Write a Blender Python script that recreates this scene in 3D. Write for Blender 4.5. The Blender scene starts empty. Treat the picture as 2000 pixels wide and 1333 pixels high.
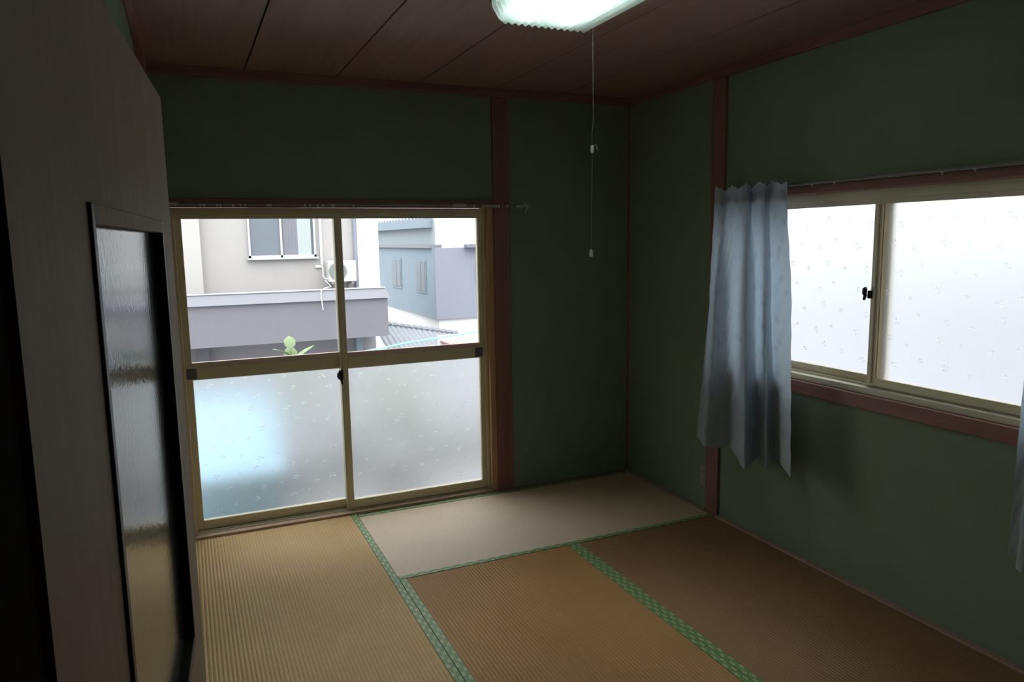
import bpy, bmesh, math, random
from mathutils import Vector, Matrix
scene = bpy.context.scene
C = scene.collection

# ------------------------------------------------------------------ camera
cam_d = bpy.data.cameras.new('camera')
cam = bpy.data.objects.new('camera', cam_d)
C.objects.link(cam)
cam_d.sensor_width = 36.0
cam_d.lens = 1437.2 * 36.0 / 2000.0
cam_d.clip_start = 0.02
cam_d.clip_end = 300
yaw, pitch, roll = 0.41667, -0.13702, -0.01611
fwd = Vector((math.sin(yaw) * math.cos(pitch), math.cos(yaw) * math.cos(pitch), math.sin(pitch)))
rt = Vector((math.cos(yaw), -math.sin(yaw), 0))
up = rt.cross(fwd)
r2 = rt * math.cos(roll) + up * math.sin(roll)
u2 = -rt * math.sin(roll) + up * math.cos(roll)
M = Matrix((r2, u2, -fwd)).transposed().to_4x4()
M.translation = (-2.541, -3.9254, 1.4933)
cam.matrix_world = M
scene.camera = cam

# ------------------------------------------------------------------ sky, sun, exposure
world = bpy.data.worlds.new('overcast_sky')
scene.world = world
world.use_nodes = True
bg = world.node_tree.nodes['Background']
bg.inputs[0].default_value = (0.95, 0.97, 1.0, 1)
# standard overcast sky: three times as bright overhead as at the horizon
wn, wl = world.node_tree.nodes, world.node_tree.links
w_tc = wn.new('ShaderNodeTexCoord')
w_sp = wn.new('ShaderNodeSeparateXYZ')
w_cl = wn.new('ShaderNodeClamp')
w_ma = wn.new('ShaderNodeMath')
w_ma.operation = 'MULTIPLY_ADD'
SKY = 1.25
w_ma.inputs[1].default_value = 2 * SKY
w_ma.inputs[2].default_value = SKY
wl.new(w_tc.outputs['Generated'], w_sp.inputs[0])
wl.new(w_sp.outputs['Z'], w_cl.inputs[0])
wl.new(w_cl.outputs[0], w_ma.inputs[0])
wl.new(w_ma.outputs[0], bg.inputs[1])
sun_d = bpy.data.lights.new('hazy_sun', 'SUN')
sun_d.energy = 0.4
sun_d.angle = math.radians(50)
sun_d.color = (1.0, 0.97, 0.93)
sun = bpy.data.objects.new('hazy_sun', sun_d)
C.objects.link(sun)
sun.rotation_euler = Vector((0.12, 0.70, -0.70)).to_track_quat('-Z', 'Y').to_euler()
vs = scene.view_settings
vs.view_transform = 'Standard'
vs.look = 'None'
vs.gamma = 1.0
vs.use_curve_mapping = False
vs.exposure = 0.85
scene.cycles.use_denoising = True
scene.cycles.max_bounces = 9
scene.cycles.transparent_max_bounces = 12

# ------------------------------------------------------------------ helpers
LOC = {}

def bm_new():
    return bmesh.new()

def box(bm, x0, x1, y0, y1, z0, z1, bev=0.0):
    vs_ = [bm.verts.new((x, y, z)) for z in (z0, z1) for y in (y0, y1) for x in (x0, x1)]
    F = [(0, 2, 3, 1), (4, 5, 7, 6), (0, 1, 5, 4), (2, 6, 7, 3), (0, 4, 6, 2), (1, 3, 7, 5)]
    fs = [bm.faces.new([vs_[i] for i in f]) for f in F]
    if bev > 0:
        es = list({e for f in fs for e in f.edges})
        bmesh.ops.bevel(bm, geom=es, offset=bev, segments=2, profile=0.5, affect='EDGES')
    return bm

def tube(bm, pts, r, n=6, cap=True):
    pts = [Vector(p) for p in pts]
    rings = []
    ref = Vector((0.31, 0.77, 0.55))
    for i, p in enumerate(pts):
        d = (pts[min(i + 1, len(pts) - 1)] - pts[max(i - 1, 0)]).normalized()
        a = d.cross(ref)
        if a.length < 0.05:
            a = d.cross(Vector((1, 0, 0)))
        a.normalize()
        b = d.cross(a)
        rr = r[i] if isinstance(r, (list, tuple)) else r
        rings.append([bm.verts.new(p + a * rr * math.cos(2 * math.pi * k / n) + b * rr * math.sin(2 * math.pi * k / n)) for k in range(n)])
    for q0, q1 in zip(rings, rings[1:]):
        for k in range(n):
            bm.faces.new((q0[k], q0[(k + 1) % n], q1[(k + 1) % n], q1[k]))
    if cap:
        bm.faces.new(rings[0][::-1])
        bm.faces.new(rings[-1])
    return bm

def prism(bm, prof, axis, a, b):
    """closed 2-D profile extruded along an axis; profile is (x,z) for y, (y,z) for x, (x,y) for z"""
    def mk(p, t):
        return {'x': (t, p[0], p[1]), 'y': (p[0], t, p[1]), 'z': (p[0], p[1], t)}[axis]
    A = [bm.verts.new(mk(p, a)) for p in prof]
    B = [bm.verts.new(mk(p, b)) for p in prof]
    n = len(prof)
    for i in range(n):
        bm.faces.new((A[i], A[(i + 1) % n], B[(i + 1) % n], B[i]))
    bm.faces.new(A[::-1])
    bm.faces.new(B)
    return bm

def obj(name, bm, m, parent=None, smooth=False, local=False, kind=None):
    bmesh.ops.recalc_face_normals(bm, faces=bm.faces[:])
    off = LOC.get(parent.name, Vector((0, 0, 0))) if parent else Vector((0, 0, 0))
    if parent and not local:
        bmesh.ops.translate(bm, verts=bm.verts[:], vec=-off)
    me = bpy.data.meshes.new(name)
    bm.to_mesh(me)
    bm.free()
    me.materials.append(m)
    if smooth:
        for p in me.polygons:
            p.use_smooth = True
    o = bpy.data.objects.new(name, me)
    C.objects.link(o)
    if parent:
        o.parent = parent
        LOC[o.name] = off
    if kind:
        o['kind'] = kind
    return o

def thing(name, label, cat, loc=(0, 0, 0), rz=0.0, group=None, kind=None):
    o = bpy.data.objects.new(name, None)
    C.objects.link(o)
    o.empty_display_size = 0.05
    o.location = loc
    o.rotation_euler = (0, 0, rz)
    LOC[o.name] = Vector(loc)
    if label:
        o['label'] = label
    if cat:
        o['category'] = cat
    if group:
        o['group'] = group
    if kind:
        o['kind'] = kind
    return o

def tag(o, label, cat, group=None):
    o['label'] = label
    o['category'] = cat
    if group:
        o['group'] = group
    return o

def struct(name, bm, m, label=None, cat=None):
    o = obj(name, bm, m, kind='structure')
    if label:
        o['label'] = label
    if cat:
        o['category'] = cat
    return o

# ------------------------------------------------------------------ materials
def nodes(name):
    m = bpy.data.materials.new(name)
    m.use_nodes = True
    nt = m.node_tree
    return m, nt, nt.nodes['Principled BSDF'], nt.nodes['Material Output']

def N(nt, t, **kw):
    n = nt.nodes.new(t)
    for k, v in kw.items():
        setattr(n, k, v)
    return n

def plain(name, col, rough=0.5, noise=0.06, scale=20.0, metal=0.0, spec=0.5, bump=0.0, bscale=60):
    m, nt, p, out = nodes(name)
    tc = N(nt, 'ShaderNodeTexCoord')
    nz = N(nt, 'ShaderNodeTexNoise')
    nz.inputs['Scale'].default_value = scale
    nz.inputs['Detail'].default_value = 5
    nt.links.new(tc.outputs['Object'], nz.inputs['Vector'])
    mx = N(nt, 'ShaderNodeMix', data_type='RGBA')
    mx.inputs[6].default_value = tuple(c * (1 - noise) for c in col) + (1,)
    mx.inputs[7].default_value = tuple(min(1, c * (1 + noise)) for c in col) + (1,)
    nt.links.new(nz.outputs['Fac'], mx.inputs[0])
    nt.links.new(mx.outputs[2], p.inputs['Base Color'])
    p.inputs['Roughness'].default_value = rough
    p.inputs['Metallic'].default_value = metal
    p.inputs['Specular IOR Level'].default_value = spec
    if bump:
        n2 = N(nt, 'ShaderNodeTexNoise')
        n2.inputs['Scale'].default_value = bscale
        n2.inputs['Detail'].default_value = 6
        nt.links.new(tc.outputs['Object'], n2.inputs['Vector'])
        b = N(nt, 'ShaderNodeBump')
        b.inputs['Strength'].default_value = bump
        b.inputs['Distance'].default_value = 0.003
        nt.links.new(n2.outputs['Fac'], b.inputs['Height'])
        nt.links.new(b.outputs['Normal'], p.inputs['Normal'])
    return m

def wood(name, c0, c1, axis='z', rough=0.45, scale=1.0, spec=0.4):
    m, nt, p, out = nodes(name)
    tc = N(nt, 'ShaderNodeTexCoord')
    mp = N(nt, 'ShaderNodeMapping')
    s = [26 * scale] * 3
    s['xyz'.index(axis)] = 1.3 * scale
    mp.inputs['Scale'].default_value = s
    nt.links.new(tc.outputs['Object'], mp.inputs['Vector'])
    nz = N(nt, 'ShaderNodeTexNoise')
    nz.inputs['Scale'].default_value = 1.6
    nz.inputs['Detail'].default_value = 8
    nz.inputs['Roughness'].default_value = 0.65
    nz.inputs['Distortion'].default_value = 0.5
    nt.links.new(mp.outputs[0], nz.inputs['Vector'])
    rp = N(nt, 'ShaderNodeValToRGB')
    rp.color_ramp.elements[0].position = 0.32
    rp.color_ramp.elements[1].position = 0.70
    rp.color_ramp.elements[0].color = (*c0, 1)
    rp.color_ramp.elements[1].color = (*c1, 1)
    nt.links.new(nz.outputs['Fac'], rp.inputs[0])
    nt.links.new(rp.outputs[0], p.inputs['Base Color'])
    p.inputs['Roughness'].default_value = rough
    p.inputs['Specular IOR Level'].default_value = spec
    b = N(nt, 'ShaderNodeBump')
    b.inputs['Strength'].default_value = 0.15
    b.inputs['Distance'].default_value = 0.001
    nt.links.new(nz.outputs['Fac'], b.inputs['Height'])
    nt.links.new(b.outputs['Normal'], p.inputs['Normal'])
    return m

def clear_glass(name, tint=(0.96, 0.98, 0.97)):
    m, nt, p, out = nodes(name)
    nt.nodes.remove(p)
    t = N(nt, 'ShaderNodeBsdfTransparent')
    t.inputs[0].default_value = (*tint, 1)
    g = N(nt, 'ShaderNodeBsdfGlossy')
    g.inputs['Roughness'].default_value = 0.02
    fr = N(nt, 'ShaderNodeFresnel')
    fr.inputs[0].default_value = 1.35
    mx = N(nt, 'ShaderNodeMixShader')
    nt.links.new(fr.outputs[0], mx.inputs[0])
    nt.links.new(t.outputs[0], mx.inputs[1])
    nt.links.new(g.outputs[0], mx.inputs[2])
    nt.links.new(mx.outputs[0], out.inputs[0])
    return m

def frosted(name, rough=0.75, trans=0.25, ior=1.42):
    """pattern glass: a rough obscured face, part diffusing, part blurring"""
    m, nt, p, out = nodes(name)
    nt.nodes.remove(p)
    r = N(nt, 'ShaderNodeBsdfRefraction')
    r.inputs['Roughness'].default_value = rough
    r.inputs['IOR'].default_value = ior
    r.inputs['Color'].default_value = (0.97, 0.985, 0.98, 1)
    t = N(nt, 'ShaderNodeBsdfTranslucent')
    t.inputs[0].default_value = (0.93, 0.95, 0.96, 1)
    mx = N(nt, 'ShaderNodeMixShader')
    mx.inputs[0].default_value = trans
    nt.links.new(r.outputs[0], mx.inputs[1])
    nt.links.new(t.outputs[0], mx.inputs[2])
    g = N(nt, 'ShaderNodeBsdfGlossy')
    g.inputs['Roughness'].default_value = 0.25
    m2 = N(nt, 'ShaderNodeMixShader')
    m2.inputs[0].default_value = 0.05
    nt.links.new(mx.outputs[0], m2.inputs[1])
    nt.links.new(g.outputs[0], m2.inputs[2])
    nt.links.new(m2.outputs[0], out.inputs[0])
    return m

def cloth(name, col, trans=0.45):
    m, nt, p, out = nodes(name)
    nt.nodes.remove(p)
    tc = N(nt, 'ShaderNodeTexCoord')
    # woven flower print, grey-blue on pale blue
    vo = N(nt, 'ShaderNodeTexVoronoi')
    vo.inputs['Scale'].default_value = 16
    nt.links.new(tc.outputs['UV'], vo.inputs['Vector'])
    nz = N(nt, 'ShaderNodeTexNoise')
    nz.inputs['Scale'].default_value = 45
    nz.inputs['Detail'].default_value = 4
    nt.links.new(tc.outputs['UV'], nz.inputs['Vector'])
    ad = N(nt, 'ShaderNodeMath', operation='MULTIPLY_ADD')
    nt.links.new(nz.outputs['Fac'], ad.inputs[0])
    ad.inputs[1].default_value = 0.45
    nt.links.new(vo.outputs['Distance'], ad.inputs[2])
    rp = N(nt, 'ShaderNodeValToRGB')
    rp.color_ramp.elements[0].position = 0.42
    rp.color_ramp.elements[1].position = 0.60
    rp.color_ramp.elements[0].color = (*[c * 0.88 for c in col], 1)
    rp.color_ramp.elements[1].color = (*col, 1)
    nt.links.new(ad.outputs[0], rp.inputs[0])
    d = N(nt, 'ShaderNodeBsdfDiffuse')
    t = N(nt, 'ShaderNodeBsdfTranslucent')
    nt.links.new(rp.outputs[0], d.inputs[0])
    mb = N(nt, 'ShaderNodeMix', data_type='RGBA', blend_type='MULTIPLY')
    mb.inputs[0].default_value = 1.0
    mb.inputs[7].default_value = (0.84, 1.0, 1.10, 1)
    nt.links.new(rp.outputs[0], mb.inputs[6])
    nt.links.new(mb.outputs[2], t.inputs[0])
    mx = N(nt, 'ShaderNodeMixShader')
    mx.inputs[0].default_value = trans
    nt.links.new(d.outputs[0], mx.inputs[1])
    nt.links.new(t.outputs[0], mx.inputs[2])
    nt.links.new(mx.outputs[0], out.inputs[0])
    return m

def tatami_mat_material(name, dark, pale, spec=0.45):
    m, nt, p, out = nodes(name)
    tc = N(nt, 'ShaderNodeTexCoord')
    sp = N(nt, 'ShaderNodeSeparateXYZ')
    nt.links.new(tc.outputs['Object'], sp.inputs[0])
    # ribs along the length (local x), 15 mm apart, from the warp threads
    mul = N(nt, 'ShaderNodeMath', operation='MULTIPLY')
    nt.links.new(sp.outputs['Y'], mul.inputs[0])
    mul.inputs[1].default_value = math.pi / 0.0150
    sn = N(nt, 'ShaderNodeMath', operation='SINE')
    nt.links.new(mul.outputs[0], sn.inputs[0])
    ab = N(nt, 'ShaderNodeMath', operation='ABSOLUTE')
    nt.links.new(sn.outputs[0], ab.inputs[0])
    # single rush strands across the mat
    mp = N(nt, 'ShaderNodeMapping')
    mp.inputs['Scale'].default_value = (420, 22, 1)
    nt.links.new(tc.outputs['Object'], mp.inputs['Vector'])
    nz = N(nt, 'ShaderNodeTexNoise')
    nz.inputs['Scale'].default_value = 1.0
    nz.inputs['Detail'].default_value = 3
    nt.links.new(mp.outputs[0], nz.inputs['Vector'])
    # worn, sun-faded patches
    n2 = N(nt, 'ShaderNodeTexNoise')
    n2.inputs['Scale'].default_value = 2.6
    n2.inputs['Detail'].default_value = 6
    nt.links.new(tc.outputs['Object'], n2.inputs['Vector'])
    rp = N(nt, 'ShaderNodeValToRGB')
    rp.color_ramp.elements[0].position = 0.30
    rp.color_ramp.elements[1].position = 0.72
    rp.color_ramp.elements[0].color = (*dark, 1)
    rp.color_ramp.elements[1].color = (*pale, 1)
    nt.links.new(n2.outputs['Fac'], rp.inputs[0])
    mx = N(nt, 'ShaderNodeMix', data_type='RGBA', blend_type='MULTIPLY')
    mx.inputs[0].default_value = 0.5
    r3 = N(nt, 'ShaderNodeValToRGB')
    r3.color_ramp.elements[0].color = (0.62, 0.60, 0.55, 1)
    r3.color_ramp.elements[1].color = (1, 1, 1, 1)
    r3.color_ramp.elements[0].position = 0.0
    r3.color_ramp.elements[1].position = 0.55
    nt.links.new(ab.outputs[0], r3.inputs[0])
    nt.links.new(rp.outputs[0], mx.inputs[6])
    nt.links.new(r3.outputs[0], mx.inputs[7])
    m4 = N(nt, 'ShaderNodeMix', data_type='RGBA', blend_type='MULTIPLY')
    m4.inputs[0].default_value = 0.35
    nt.links.new(mx.outputs[2], m4.inputs[6])
    nt.links.new(nz.outputs['Fac'], m4.inputs[7])
    nt.links.new(m4.outputs[2], p.inputs['Base Color'])
    p.inputs['Roughness'].default_value = 0.52
    p.inputs['Specular IOR Level'].default_value = spec
    p.inputs['Anisotropic'].default_value = 0.9
    cx = N(nt, 'ShaderNodeCombineXYZ')
    cx.inputs[0].default_value = 1.0
    vt = N(nt, 'ShaderNodeVectorTransform', vector_type='VECTOR', convert_from='OBJECT', convert_to='WORLD')
    nt.links.new(cx.outputs[0], vt.inputs[0])
    nt.links.new(vt.outputs[0], p.inputs['Tangent'])
    ad = N(nt, 'ShaderNodeMath', operation='MULTIPLY_ADD')
    nt.links.new(nz.outputs['Fac'], ad.inputs[0])
    ad.inputs[1].default_value = 0.35
    nt.links.new(ab.outputs[0], ad.inputs[2])
    b = N(nt, 'ShaderNodeBump')
    b.inputs['Strength'].default_value = 0.6
    b.inputs['Distance'].default_value = 0.0022
    nt.links.new(ad.outputs[0], b.inputs['Height'])
    nt.links.new(b.outputs['Normal'], p.inputs['Normal'])
    return m

def heri_material():
    """green cloth border with little pale paired squares"""
    m, nt, p, out = nodes('green_border_cloth')
    tc = N(nt, 'ShaderNodeTexCoord')
    sp = N(nt, 'ShaderNodeSeparateXYZ')
    nt.links.new(tc.outputs['Object'], sp.inputs[0])
    def mth(op, a, b=None):
        n = N(nt, 'ShaderNodeMath', operation=op)
        for i, v in enumerate((a, b)):
            if v is None:
                continue
            if isinstance(v, (int, float)):
                n.inputs[i].default_value = v
            else:
                nt.links.new(v, n.inputs[i])
        return n.outputs[0]
    # columns across (two rows), shifted every other row
    row = mth('FLOOR', mth('MULTIPLY', sp.outputs['Y'], 1 / 0.0155))
    half = mth('MULTIPLY', mth('MODULO', mth('ABSOLUTE', row), 2.0), 0.5)
    u = mth('FRACT', mth('ADD', mth('MULTIPLY', sp.outputs['X'], 1 / 0.058), half))
    v = mth('FRACT', mth('MULTIPLY', sp.outputs['Y'], 1 / 0.0155))
    def ring(cu):
        du = mth('ABSOLUTE', mth('MULTIPLY', mth('SUBTRACT', u, cu), 0.058))
        dv = mth('ABSOLUTE', mth('MULTIPLY', mth('SUBTRACT', v, 0.5), 0.0155))
        d = mth('MAXIMUM', du, dv)
        return mth('MULTIPLY', mth('LESS_THAN', d, 0.0056), mth('GREATER_THAN', d, 0.0026))
    mask = mth('MAXIMUM', ring(0.28), ring(0.50))
    nz = N(nt, 'ShaderNodeTexNoise')
    nz.inputs['Scale'].default_value = 260
    nt.links.new(tc.outputs['Object'], nz.inputs['Vector'])
    brk = mth('MULTIPLY', mask, mth('GREATER_THAN', nz.outputs['Fac'], 0.43))
    mx = N(nt, 'ShaderNodeMix', data_type='RGBA')
    mx.inputs[6].default_value = (0.145, 0.265, 0.075, 1)
    mx.inputs[7].default_value = (0.55, 0.62, 0.33, 1)
    nt.links.new(brk, mx.inputs[0])
    nt.links.new(mx.outputs[2], p.inputs['Base Color'])
    p.inputs['Roughness'].default_value = 0.55
    p.inputs['Sheen Weight'].default_value = 0.15
    b = N(nt, 'ShaderNodeBump')
    b.inputs['Strength'].default_value = 0.3
    b.inputs['Distance'].default_value = 0.0006
    nt.links.new(nz.outputs['Fac'], b.inputs['Height'])
    nt.links.new(b.outputs['Normal'], p.inputs['Normal'])
    return m

def emit(name, col, s):
    m, nt, p, out = nodes(name)
    p.inputs['Base Color'].default_value = (0.9, 0.9, 0.9, 1)
    p.inputs['Emission Color'].default_value = (*col, 1)
    p.inputs['Emission Strength'].default_value = s
    return m

def diffuser(name):
    m, nt, p, out = nodes(name)
    nt.nodes.remove(p)
    t = N(nt, 'ShaderNodeBsdfTranslucent')
    t.inputs[0].default_value = (0.88, 0.97, 0.93, 1)
    tr = N(nt, 'ShaderNodeBsdfTransparent')
    tr.inputs[0].default_value = (0.92, 0.98, 0.95, 1)
    g = N(nt, 'ShaderNodeBsdfGlossy')
    g.inputs['Roughness'].default_value = 0.12
    m1 = N(nt, 'ShaderNodeMixShader')
    m1.inputs[0].default_value = 0.40
    nt.links.new(t.outputs[0], m1.inputs[1])
    nt.links.new(tr.outputs[0], m1.inputs[2])
    m2 = N(nt, 'ShaderNodeMixShader')
    m2.inputs[0].default_value = 0.06
    nt.links.new(m1.outputs[0], m2.inputs[1])
    nt.links.new(g.outputs[0], m2.inputs[2])
    nt.links.new(m2.outputs[0], out.inputs[0])
    return m

def door_glass():
    """grey obscure glass with a rippled face"""
    m, nt, p, out = nodes('rippled_door_glass')
    p.inputs['Base Color'].default_value = (0.05, 0.055, 0.05, 1)
    p.inputs['Roughness'].default_value = 0.13
    p.inputs['Specular IOR Level'].default_value = 0.5
    p.inputs['IOR'].default_value = 1.5
    tc = N(nt, 'ShaderNodeTexCoord')
    nz = N(nt, 'ShaderNodeTexNoise')
    nz.inputs['Scale'].default_value = 130
    nz.inputs['Detail'].default_value = 2
    nt.links.new(tc.outputs['Object'], nz.inputs['Vector'])
    b = N(nt, 'ShaderNodeBump')
    b.inputs['Strength'].default_value = 0.12
    b.inputs['Distance'].default_value = 0.002
    nt.links.new(nz.outputs['Fac'], b.inputs['Height'])
    nt.links.new(b.outputs['Normal'], p.inputs['Normal'])
    return m

M_green = plain('green_sand_plaster', (0.235, 0.29, 0.195), 0.92, 0.10, 5, spec=0.1, bump=0.5, bscale=380)
M_post = wood('red_brown_post_wood', (0.24, 0.105, 0.080), (0.32, 0.150, 0.115), 'z', 0.5)
M_trimx = wood('red_brown_trim_wood_x', (0.24, 0.105, 0.080), (0.32, 0.150, 0.115), 'x', 0.5)
M_trimy = wood('red_brown_trim_wood_y', (0.24, 0.105, 0.080), (0.32, 0.150, 0.115), 'y', 0.5)
M_sillx = wood('pale_threshold_wood', (0.58, 0.38, 0.27), (0.70, 0.48, 0.36), 'x', 0.45)
M_silly = wood('pale_floor_edge_wood', (0.40, 0.25, 0.19), (0.50, 0.33, 0.26), 'y', 0.5)
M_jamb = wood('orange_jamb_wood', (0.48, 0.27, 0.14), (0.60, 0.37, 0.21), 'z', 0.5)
M_ceil = wood('ceiling_board_wood', (0.29, 0.17, 0.14), (0.37, 0.225, 0.185), 'y', 0.6, 0.5)
M_gap = plain('dark_gap', (0.02, 0.014, 0.012), 0.9)
M_alu = plain('champagne_aluminium', (0.70, 0.61, 0.42), 0.38, 0.03, 40, metal=0.1, spec=0.5)
M_alu_pale = plain('pale_champagne_aluminium', (0.68, 0.62, 0.46), 0.4, 0.03, 40, metal=0.05)
M_bead_lit = plain('sky_lit_pink_bead', (0.74, 0.54, 0.48), 0.5, 0.04, 60)  # sky light on the mid rail's top, put into the bead's colour
M_greyplastic = plain('grey_plastic', (0.14, 0.135, 0.13), 0.5)
M_dark = plain('black_lock_metal', (0.02, 0.02, 0.022), 0.35, metal=0.4)
M_clear = clear_glass('clear_glass')
M_frost = frosted('obscured_pattern_glass')
M_frostout = clear_glass('smooth_outer_glass_face')
M_motif = frosted('embossed_motif_glass', 0.15, 0.25, 1.45)
M_white = plain('white_plastic', (0.72, 0.70, 0.66), 0.45)
M_rail = plain('dull_grey_rail', (0.20, 0.19, 0.18), 0.4, metal=0.4)
M_bracket = plain('beige_rail_end', (0.50, 0.46, 0.40), 0.5)
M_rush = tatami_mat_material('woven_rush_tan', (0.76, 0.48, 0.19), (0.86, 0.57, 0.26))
M_rush_pale_lit = tatami_mat_material('woven_rush_pale_lit', (0.86, 0.62, 0.41), (0.93, 0.70, 0.48), 1.0)  # own paler tone, with window light put into colour and gloss
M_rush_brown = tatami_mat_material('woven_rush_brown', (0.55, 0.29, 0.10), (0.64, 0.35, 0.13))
M_rush_brown_shaded = tatami_mat_material('woven_rush_brown_shaded', (0.40, 0.215, 0.105), (0.46, 0.26, 0.13))  # brown rush, with the dimness away from the window put into its colour
M_heri = heri_material()
M_curtain = cloth('pale_blue_flower_cloth', (0.52, 0.54, 0.58), 0.38)
M_door = wood('brown_door_veneer', (0.44, 0.325, 0.235), (0.54, 0.41, 0.31), 'z', 0.6, 0.8, 0.2)
M_door_shade = plain('shaded_door_moulding', (0.028, 0.018, 0.014), 0.4)  # shadow in the glass reveal, put into the moulding colour
M_doorglass = door_glass()
M_jamb_shade = wood('shaded_door_frame_wood', (0.012, 0.008, 0.007), (0.020, 0.013, 0.011), 'z', 0.95, 1.0, 0.03)  # shade of the unlit hall side, put into a near-black wood colour
M_hall = plain('dim_hall_plaster', (0.20, 0.18, 0.15), 0.9, bump=0.3)
M_hallfloor = wood('hall_floor_wood', (0.10, 0.055, 0.03), (0.16, 0.09, 0.05), 'x', 0.4)
M_outlet = plain('beige_outlet_plate', (0.38, 0.33, 0.23), 0.5)
M_slot = plain('outlet_slot', (0.03, 0.025, 0.02), 0.6)
M_tube = emit('fluorescent_tube', (0.86, 1.0, 0.97), 5.0)
M_cover = diffuser('ribbed_acrylic_cover')
M_lamp = plain('white_lamp_housing', (0.75, 0.76, 0.74), 0.4)
M_lampdark = plain('dark_lamp_end', (0.05, 0.045, 0.045), 0.5)
M_cord = plain('off_white_cord', (0.25, 0.23, 0.20), 0.7)
# outside
M_ext = plain('house_outer_plaster', (0.55, 0.53, 0.50), 0.9)
M_conc = plain('balcony_concrete', (0.29, 0.28, 0.30), 0.9, 0.1, 8)
M_nwall = plain('pale_beige_render', (0.365, 0.34, 0.335), 0.95, 0.03, 3, spec=0.1)
M_nwhite = plain('white_painted_render', (0.66, 0.66, 0.65), 0.9, 0.02, 3, spec=0.1)
M_par = plain('mauve_grey_render', (0.168, 0.160, 0.178), 0.95, 0.04, 2, spec=0.1)
M_parcap = plain('pale_lilac_coping', (0.185, 0.182, 0.205), 0.8, 0.03, 3)
M_lower = plain('grey_lower_wall', (0.27, 0.255, 0.27), 0.95, 0.04, 2)
M_blue = plain('blue_grey_siding', (0.225, 0.265, 0.305), 0.9, 0.05, 2, spec=0.1)
M_lilac = plain('lilac_grey_siding', (0.23, 0.235, 0.28), 0.9, 0.04, 2, spec=0.1)
M_tile = plain('grey_roof_tile', (0.15, 0.158, 0.18), 0.5, 0.12, 12)
M_red = plain('red_brown_roof_sheet', (0.50, 0.20, 0.18), 0.6, 0.1, 6)
M_nglass = plain('grey_window_glass', (0.15, 0.165, 0.19), 0.35, 0.1, 1, spec=0.15)
M_nframe = plain('white_window_frame', (0.42, 0.43, 0.43), 0.5)
M_ncurt = plain('white_curtain_cloth', (0.37, 0.395, 0.395), 0.9)
M_ncurt2 = plain('grey_curtain_cloth', (0.19, 0.19, 0.215), 0.9)
M_ac = plain('white_air_conditioner', (0.47, 0.47, 0.46), 0.5)
M_acgrille = plain('grey_fan_grille', (0.22, 0.23, 0.23), 0.6)
M_pipe = plain('blue_grey_downpipe', (0.20, 0.21, 0.26), 0.5)
M_teal = plain('teal_cable', (0.20, 0.62, 0.68), 0.5)
M_leaf = plain('yellow_green_leaf', (0.16, 0.22, 0.10), 0.6, 0.2, 8)
M_stem = plain('green_stem', (0.20, 0.26, 0.09), 0.7)
M_pot = plain('grey_plant_pot', (0.36, 0.35, 0.36), 0.8)
M_bluebox = plain('pale_blue_plastic', (0.18, 0.34, 0.46), 0.4)
M_ground = plain('street_asphalt', (0.24, 0.24, 0.25), 0.95, 0.1, 1)
M_greyhouse = plain('grey_next_house_render', (0.52, 0.52, 0.57), 0.9, 0.05, 1)

# ------------------------------------------------------------------ room shell
XL, YN, H = -2.66, -3.50, 2.327      # left wall, near wall, ceiling
YF = 0.14                            # outer face of window wall
XF = 0.14
# floor slab (under the mats) and floor edge strips
struct('floor', box(bm_new(), XL, 0.0, YN, 0.0, -0.12, -0.056), M_gap)

# back wall: window hole x -2.60..-0.935, z 0.0..1.67
b = bm_new()
box(b, -0.82, XF, 0.0, YF, -0.12, H)
box(b, XL - 0.1, -0.82, 0.0, YF, 1.69, H)
box(b, XL - 0.1, -2.595, 0.0, YF, -0.12, 1.69)
box(b, -0.94, -0.82, 0.045, YF, -0.12, 1.69)
box(b, -2.595, -0.94, 0.0, YF, -0.12, -0.03)
struct('wall_back', b, M_green)
# right wall: window hole y -2.65..-0.90, z .80..1.69
b = bm_new()
box(b, 0.0, XF, -0.88, 0.0, -0.12, H)
box(b, 0.0, XF, -2.67, -0.88, 1.69, H)
box(b, 0.0, XF, -2.67, -0.88, -0.12, 0.80)
box(b, 0.0, XF, YN - 0.12, -2.67, -0.12, H)
struct('wall_right', b, M_green)
struct('wall_left', box(bm_new(), XL - 0.1, XL, YN, 0.0, -0.12, H), M_green)
# near wall with the doorway the view comes through
b = bm_new()
box(b, XL - 0.1, -2.64, YN - 0.12, YN, -0.12, H)
box(b, -1.72, 0.0, YN - 0.12, YN, -0.12, H)
box(b, -2.64, -1.72, YN - 0.12, YN, 1.76, H)
struct('wall_front', b, M_green)

# ceiling: backing slab and one board per 440 mm
ceil_ = struct('ceiling', box(bm_new(), XL - 0.1, XF, YN - 0.12, YF, H + 0.012, H + 0.10), M_gap)
xs = [XL, -2.205, -1.765, -1.325, -0.885, -0.445, 0.0]
for x0, x1 in zip(xs, xs[1:]):
    obj('ceiling_board', box(bm_new(), x0 + 0.003, x1 - 0.003, YN, 0.0, H, H + 0.0115, 0.002), M_ceil, ceil_)

def trim(n, bm, m, label=None):
    o = struct('trim_%d' % n, bm, m)
    if label:
        o['label'] = label
    return o

# ceiling border mouldings
trim(1, box(bm_new(), XL, 0.0, -0.028, 0.0, H - 0.045, H, 0.003), M_trimx)
trim(2, box(bm_new(), -0.028, 0.0, YN, -0.028, H - 0.045, H, 0.003), M_trimy)
trim(3, box(bm_new(), XL, XL + 0.028, YN, -0.028, H - 0.045, H, 0.003), M_trimy)
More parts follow.
